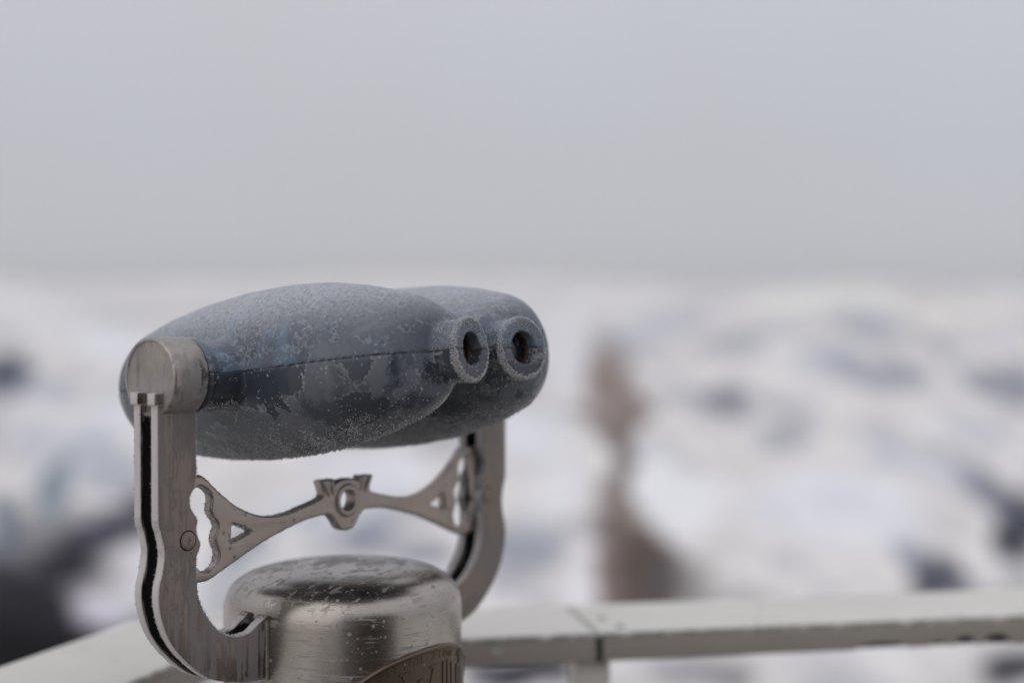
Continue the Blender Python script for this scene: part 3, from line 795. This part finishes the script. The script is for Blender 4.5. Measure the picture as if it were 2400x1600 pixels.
# bare ground, snow and painted-on peak sunlight: (column, row, half sizes, colour, weight, tilt)
def blob(px, py, rx, ry, col, w=1.0, rot=0.0): return (px, py, rx, ry, col, w, rot)
B = [blob(60, 1300, 210, 130, (76, 75, 82), .8, -.2), blob(250, 1250, 150, 50, (78, 77, 85), .75, -.35), blob(70, 1430, 240, 70, (30, 29, 33), 1.0), blob(540, 1370, 80, 60, (150, 152, 160), .6), blob(1440, 1180, 40, 60, (140, 128, 122), .8), blob(1475, 1300, 80, 110, (118, 104, 99), .9), blob(1435, 920, 58, 100, (146, 132, 128), .9), blob(1455, 1070, 26, 90, (118, 109, 106), .9), blob(25, 878, 70, 46, (66, 71, 84), 1.0), blob(95, 900, 80, 24, (150, 156, 170), .6), blob(130, 1110, 40, 80, (116, 128, 138), .9, .3), blob(200, 1000, 60, 40, (178, 184, 196), .5),
     blob(6, 1205, 30, 64, (92, 106, 118), .95), blob(30, 1350, 130, 66, (40, 39, 44), 1.0, -.25), blob(165, 1290, 125, 48, (42, 41, 47), 1.0, -.35), blob(275, 1220, 90, 46, (70, 68, 80), .95, -.35),
     blob(340, 1180, 60, 40, (95, 96, 108), .6, -.3), blob(60, 1420, 130, 50, (32, 31, 35), 1.0), blob(330, 1460, 60, 20, (70, 74, 84), .5), blob(80, 1545, 420, 92, (9, 10, 14), 1.0, .0),
     blob(540, 1290, 50, 45, (120, 122, 134), .6), blob(860, 1260, 75, 45, (118, 124, 138), .85), blob(900, 1190, 60, 50, (176, 182, 194), .5), blob(1010, 1310, 70, 36, (126, 128, 140), .8), blob(700, 1180, 120, 30, (186, 192, 204), .4),
     blob(1215, 1290, 85, 64, (142, 146, 154), .8, -.3), blob(1180, 1370, 70, 30, (150, 152, 158), .5), blob(1265, 1225, 50, 40, (186, 189, 194), .5),
     # the bare brown spur
     blob(1428, 880, 34, 62, (142, 126, 122), 1.0), blob(1440, 965, 56, 52, (132, 118, 113), 1.0), blob(1405, 925, 36, 40, (150, 136, 133), .9), blob(1352, 938, 34, 10, (130, 122, 122), .7), blob(1500, 948, 26, 22, (126, 122, 126), .6),
     blob(1452, 1040, 22, 52, (116, 106, 102), 1.0), blob(1466, 1100, 20, 44, (112, 104, 100), 1.0), blob(1452, 1180, 14, 36, (140, 130, 126), .8), blob(1450, 1250, 44, 52, (104, 92, 86), 1.0), blob(1425, 1340, 56, 72, (128, 114, 109), 1.0),
     blob(1505, 1325, 70, 84, (90, 78, 72), 1.0), blob(1575, 1355, 66, 56, (86, 80, 80), 1.0), blob(1415, 1420, 60, 40, (128, 116, 112), 1.0), blob(1500, 1420, 80, 40, (92, 80, 76), 1.0),
     blob(1400, 800, 60, 40, (176, 176, 182), .5), blob(1500, 770, 90, 22, (176, 178, 186), .5, -.4), blob(1600, 712, 110, 18, (188, 188, 194), .5, -.35), blob(1640, 1340, 50, 46, (150, 146, 142), .6), blob(1740, 1395, 90, 26, (150, 146, 142), .6), blob(1640, 1410, 60, 30, (138, 132, 128), .6),
     # dark patches on the right-hand slope
     blob(1690, 935, 60, 32, (120, 121, 130), .95, .3), blob(1838, 1010, 74, 36, (150, 152, 159), .8, .1), blob(1760, 775, 120, 28, (158, 160, 168), .7, -.05), blob(1920, 860, 90, 30, (178, 180, 188), .5), blob(2060, 872, 115, 36, (134, 138, 150), .85, .1),
     blob(2060, 740, 60, 36, (166, 170, 180), .6), blob(2360, 895, 85, 48, (124, 127, 138), .9), blob(2330, 770, 80, 30, (190, 190, 192), .4), blob(1960, 830, 60, 20, (160, 165, 180), .7), blob(2120, 1060, 150, 22, (180, 184, 194), .6, .35), blob(2280, 1000, 100, 24, (182, 186, 196), .5, .3),
     blob(2390, 1215, 70, 84, (50, 51, 60), 1.0, .2), blob(2320, 1130, 70, 30, (96, 98, 110), .8, .7), blob(2250, 1070, 70, 22, (140, 143, 154), .7, .6), blob(2310, 1150, 90, 26, (120, 124, 136), .6, .6), blob(2130, 1270, 60, 30, (120, 122, 134), .7, .7), blob(2200, 1340, 56, 66, (58, 60, 71), .95, .4), blob(2280, 1370, 60, 26, (100, 103, 115), .6, .3), blob(2130, 1270, 70, 30, (150, 153, 163), .6, .5), blob(2300, 1380, 90, 36, (110, 114, 128), .6),
     blob(1190, 1570, 130, 46, (48, 48, 56), 1.0), blob(1300, 1560, 60, 46, (66, 64, 70), .9), blob(1690, 1570, 90, 40, (110, 108, 110), .8), blob(1590, 1590, 60, 30, (140, 138, 138), .6), blob(1960, 1600, 90, 30, (150, 154, 158), .6), blob(2400, 1520, 90, 50, (38, 39, 46), .95), blob(2180, 1620, 140, 30, (150, 153, 160), .6),
     blob(1570, 1140, 130, 60, (228, 228, 230), .55, .2), blob(1520, 1090, 60, 40, (222, 223, 227), .5), blob(870, 1100, 140, 50, (214, 217, 226), .5), blob(1960, 1180, 190, 80, (216, 219, 228), .5), blob(1240, 1000, 90, 60, (216, 220, 230), .5), blob(1330, 1400, 50, 50, (225, 222, 224), .5), blob(1960, 700, 170, 26, (226, 222, 212), .7), blob(2210, 720, 120, 26, (222, 219, 210), .6), blob(20, 660, 60, 34, (220, 218, 210), .6), blob(235, 1395, 70, 28, (196, 190, 198), 1.0), blob(300, 1420, 50, 22, (200, 198, 206), .9), blob(350, 1330, 70, 40, (205, 205, 212), .6), blob(260, 790, 110, 40, (220, 221, 226), .6), blob(230, 1060, 60, 70, (160, 166, 176), .7, .2), blob(310, 1090, 60, 40, (168, 174, 184), .7), blob(80, 1010, 60, 50, (176, 180, 190), .6), blob(300, 1190, 70, 40, (70, 69, 77), .8, -.3), blob(560, 1260, 60, 50, (128, 132, 142), .8), blob(730, 1230, 60, 36, (166, 170, 180), .7), blob(90, 730, 120, 40, (224, 223, 222), .6), blob(300, 960, 100, 40, (212, 215, 224), .5),  # cream blobs near the crest: warm sunlight painted into the snow colour
     blob(1600, 1180, 80, 60, (236, 236, 238), .7, -.2), blob(1540, 1120, 50, 40, (234, 234, 236), .6), blob(1960, 690, 190, 24, (230, 224, 215), .85), blob(2250, 715, 120, 22, (226, 221, 213), .8), blob(1240, 730, 90, 30, (214, 214, 214), .6), blob(1150, 640, 140, 16, (216, 214, 210), .6),  # cream crest blobs again strengthen the painted sunlight
     blob(1330, 800, 60, 110, (216, 216, 218), .6, .2), blob(1300, 1130, 60, 80, (220, 220, 224), .6), blob(1350, 1330, 30, 90, (226, 222, 224), .6),
     blob(1455, 1140, 24, 60, (140, 132, 128), .85), blob(1447, 1030, 34, 76, (120, 110, 106), .9), blob(1425, 870, 44, 60, (136, 123, 118), .9), blob(1405, 815, 30, 40, (160, 152, 150), .8), blob(1458, 1190, 30, 50, (126, 114, 108), .9), blob(1450, 1110, 22, 40, (122, 112, 108), .9), blob(1530, 790, 110, 16, (168, 170, 178), .6, -.45), blob(1650, 700, 90, 14, (184, 184, 190), .6, -.3)]
SNF = .80
front = np.arange(-26, 26.01, .16); back = np.arange(29, 331.1, 3.0)
TH = np.radians(np.concatenate([front, back])); NT_ = len(TH)
RR = np.exp(np.concatenate([np.linspace(np.log(4.2), np.log(40), 26)[:-1], np.linspace(np.log(40), np.log(9600), 230)[:-1], np.linspace(np.log(9600), np.log(16000), 10)])); NRr = len(RR)
T2, R2 = np.meshgrid(TH, RR, indexing='ij')
yb = np.interp(np.log(R2), LR, LY)
px = 1200 + F_ * np.tan(np.clip(np.where(T2 > np.pi, T2 - 2 * np.pi, T2), -1.2, 1.2))
XX, YY = R2 * np.sin(T2), R2 * np.cos(T2)
zz = R2 * (752 - yb) / F_
# relief
rel = np.zeros_like(zz); shade = np.zeros_like(zz); shade2 = np.zeros_like(zz)
for i in range(NT_):
    for j in range(NRr):
        r = R2[i, j]; lr = math.log(r)
        p = (math.sin(TH[i]) * 9, math.cos(TH[i]) * 9, lr * 3.0)
        rel[i, j] = mnoise.fractal(Vector(p), 1.0, 2.0, 4)
        qx, qy = float(px[i, j]), float(yb[i, j])
        def slant(a_, ww, ll): return mnoise.fractal(Vector(((qx * math.cos(a_) + qy * math.sin(a_)) / ll, (-qx * math.sin(a_) + qy * math.cos(a_)) / ww, 3.7)), .75, 2.1, 5)
        wr = min(max((qx - 1250) / 350, 0), 1)
        shade2[i, j] = slant(.52, 62, 190) * wr + slant(-.30, 75, 200) * (1 - wr)
        shade[i, j] = mnoise.fractal(Vector((p[0] * 2.2 + 11, p[1] * 2.2, lr * 5.5)), .8, 2.1, 4)
crest = np.interp(px, [0, 120, 400, 900, 1200, 1500, 1750, 1950, 2150, 2400], [5, 20, 14, -4, 0, 16, 26, 8, 16, 30])
zz += rel * R2 * .0045 - crest * R2 / F_ * np.clip((np.log(R2) - 7.2) / 1.8, 0, 1)
backf = np.clip((np.abs(np.where(T2 > np.pi, T2 - 2 * np.pi, T2)) - .5) / .5, 0, 1)
zz = zz * (1 - backf) + backf * (-3.5 - np.minimum(R2 * .10, 160))
zz += CAMZ
calm = 1 - .62 * np.exp(-((px - 1800) / 330) ** 2 - ((yb - 1130) / 190) ** 2)
snow = srgb((212, 209, 206)) / SNF
colr = np.tile(snow, (NT_, NRr, 1))
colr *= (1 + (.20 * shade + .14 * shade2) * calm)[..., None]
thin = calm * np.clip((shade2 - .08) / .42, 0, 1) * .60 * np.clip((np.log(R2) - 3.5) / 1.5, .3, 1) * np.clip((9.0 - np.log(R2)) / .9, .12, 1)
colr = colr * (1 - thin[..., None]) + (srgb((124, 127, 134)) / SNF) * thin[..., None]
PY = 752 - (zz - CAMZ) / R2 * F_
wob = mnoise
wx = rel * 34 + shade2 * 24; wy = shade * 26 + shade2 * 18
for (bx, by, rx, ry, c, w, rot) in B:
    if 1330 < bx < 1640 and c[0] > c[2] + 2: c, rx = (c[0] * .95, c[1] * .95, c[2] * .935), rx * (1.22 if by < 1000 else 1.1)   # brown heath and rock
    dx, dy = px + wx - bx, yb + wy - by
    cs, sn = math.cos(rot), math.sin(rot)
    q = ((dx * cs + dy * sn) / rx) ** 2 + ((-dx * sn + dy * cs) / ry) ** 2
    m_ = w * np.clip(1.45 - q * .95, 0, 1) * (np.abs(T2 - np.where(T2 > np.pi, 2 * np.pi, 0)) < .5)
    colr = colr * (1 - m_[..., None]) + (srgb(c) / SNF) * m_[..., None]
colr = np.clip(colr, .004, .9)
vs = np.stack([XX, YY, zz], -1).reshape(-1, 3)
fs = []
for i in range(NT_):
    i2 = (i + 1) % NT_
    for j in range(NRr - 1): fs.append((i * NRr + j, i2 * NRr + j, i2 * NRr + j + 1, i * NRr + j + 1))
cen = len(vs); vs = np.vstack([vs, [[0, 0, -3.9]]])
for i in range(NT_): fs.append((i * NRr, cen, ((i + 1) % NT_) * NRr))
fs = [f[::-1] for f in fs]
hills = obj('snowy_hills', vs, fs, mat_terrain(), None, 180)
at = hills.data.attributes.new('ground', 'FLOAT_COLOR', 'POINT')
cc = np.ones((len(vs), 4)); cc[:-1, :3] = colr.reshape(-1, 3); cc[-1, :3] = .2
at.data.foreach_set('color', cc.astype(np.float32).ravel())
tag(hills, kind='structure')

HZ = True
if HZ:
    lo_z, hi_z = float(vs[:, 2].min()) - 1.0, float(vs[:, 2].max()) + 4.0
    hm = bpy.data.materials.new('cold_haze'); hm.use_nodes = True; t_ = hm.node_tree; t_.nodes.clear()
    ho = t_.nodes.new('ShaderNodeOutputMaterial'); hv = t_.nodes.new('ShaderNodeVolumePrincipled'); t_.links.new(hv.outputs[0], ho.inputs['Volume'])
    hv.inputs['Color'].default_value = (.97, .98, 1.0, 1); hv.inputs['Density'].default_value = 4.8e-5; hv.inputs['Anisotropy'].default_value = .2
    hz = bmobj('haze', box_bm(-16500, 16500, -16500, 16500, lo_z, hi_z), hm, None, 0); tag(hz, kind='stuff')

# ================================================================== SKY, SUN
w = bpy.data.worlds.new('World'); sc.world = w; w.use_nodes = True
nt_ = w.node_tree; nt_.nodes.clear()
wo = nt_.nodes.new('ShaderNodeOutputWorld'); bg = nt_.nodes.new('ShaderNodeBackground'); nt_.links.new(bg.outputs[0], wo.inputs[0])
sky = nt_.nodes.new('ShaderNodeTexSky'); sky.sky_type = 'NISHITA'; sky.sun_disc = False
SUN_EL, SUN_AZ = R(32), R(215)                     # azimuth clockwise from +y: behind the camera, to the left
sky.sun_elevation = SUN_EL; sky.sun_rotation = SUN_AZ
tc = nt_.nodes.new('ShaderNodeTexCoord'); sp = nt_.nodes.new('ShaderNodeSeparateXYZ'); nt_.links.new(tc.outputs['Generated'], sp.inputs[0])
mr = nt_.nodes.new('ShaderNodeMapRange'); nt_.links.new(sp.outputs[2], mr.inputs['Value'])
mr.inputs['From Min'].default_value = .12; mr.inputs['From Max'].default_value = 1.0; mr.inputs['To Min'].default_value = 1.0; mr.inputs['To Max'].default_value = 1.75
cn = nt_.nodes.new('ShaderNodeTexNoise'); nt_.links.new(tc.outputs['Generated'], cn.inputs['Vector']); cn.inputs['Scale'].default_value = 3.4; cn.inputs['Detail'].default_value = 5; cn.inputs['Distortion'].default_value = .5
rp = nt_.nodes.new('ShaderNodeMix'); rp.data_type = 'RGBA'; nt_.links.new(cn.outputs[0], rp.inputs[0])
rp.inputs[6].default_value = (5.18, 5.18, 5.38, 1); rp.inputs[7].default_value = (5.58, 5.60, 6.18, 1)
ml = nt_.nodes.new('ShaderNodeVectorMath'); ml.operation = 'SCALE'; nt_.links.new(rp.outputs[2], ml.inputs[0]); nt_.links.new(mr.outputs[0], ml.inputs['Scale'])
mx = nt_.nodes.new('ShaderNodeMix'); mx.data_type = 'RGBA'; mx.inputs[0].default_value = .94
nt_.links.new(sky.outputs[0], mx.inputs[6]); nt_.links.new(ml.outputs[0], mx.inputs[7])
nt_.links.new(mx.outputs[2], bg.inputs[0]); bg.inputs[1].default_value = .1
sl = bpy.data.lights.new('sun', 'SUN'); sl.energy = .5; sl.angle = R(75); sl.color = (1, .96, .9)
so = bpy.data.objects.new('sun', sl); COL.objects.link(so)
dirv = Vector((math.sin(SUN_AZ) * math.cos(SUN_EL), math.cos(SUN_AZ) * math.cos(SUN_EL), math.sin(SUN_EL)))
so.rotation_euler = dirv.to_track_quat('Z', 'Y').to_euler(); so.location = dirv * 20

# ================================================================== CAMERA
cd = bpy.data.cameras.new('camera'); cam = bpy.data.objects.new('camera', cd); COL.objects.link(cam)
cam.location = (0, 0, 1.5); cam.rotation_euler = (R(90) - math.atan(48 / F_), 0, 0)
cd.lens = 50; cd.sensor_width = 36; cd.clip_start = .05; cd.clip_end = 40000
cd.dof.use_dof = True; cd.dof.focus_distance = 1.10; cd.dof.aperture_fstop = 1.8; cd.dof.aperture_blades = 9
sc.camera = cam
sc.view_settings.view_transform = 'Standard'; sc.view_settings.look = 'None'; sc.view_settings.exposure = 0; sc.view_settings.gamma = 1
sc.cycles.use_denoising = True
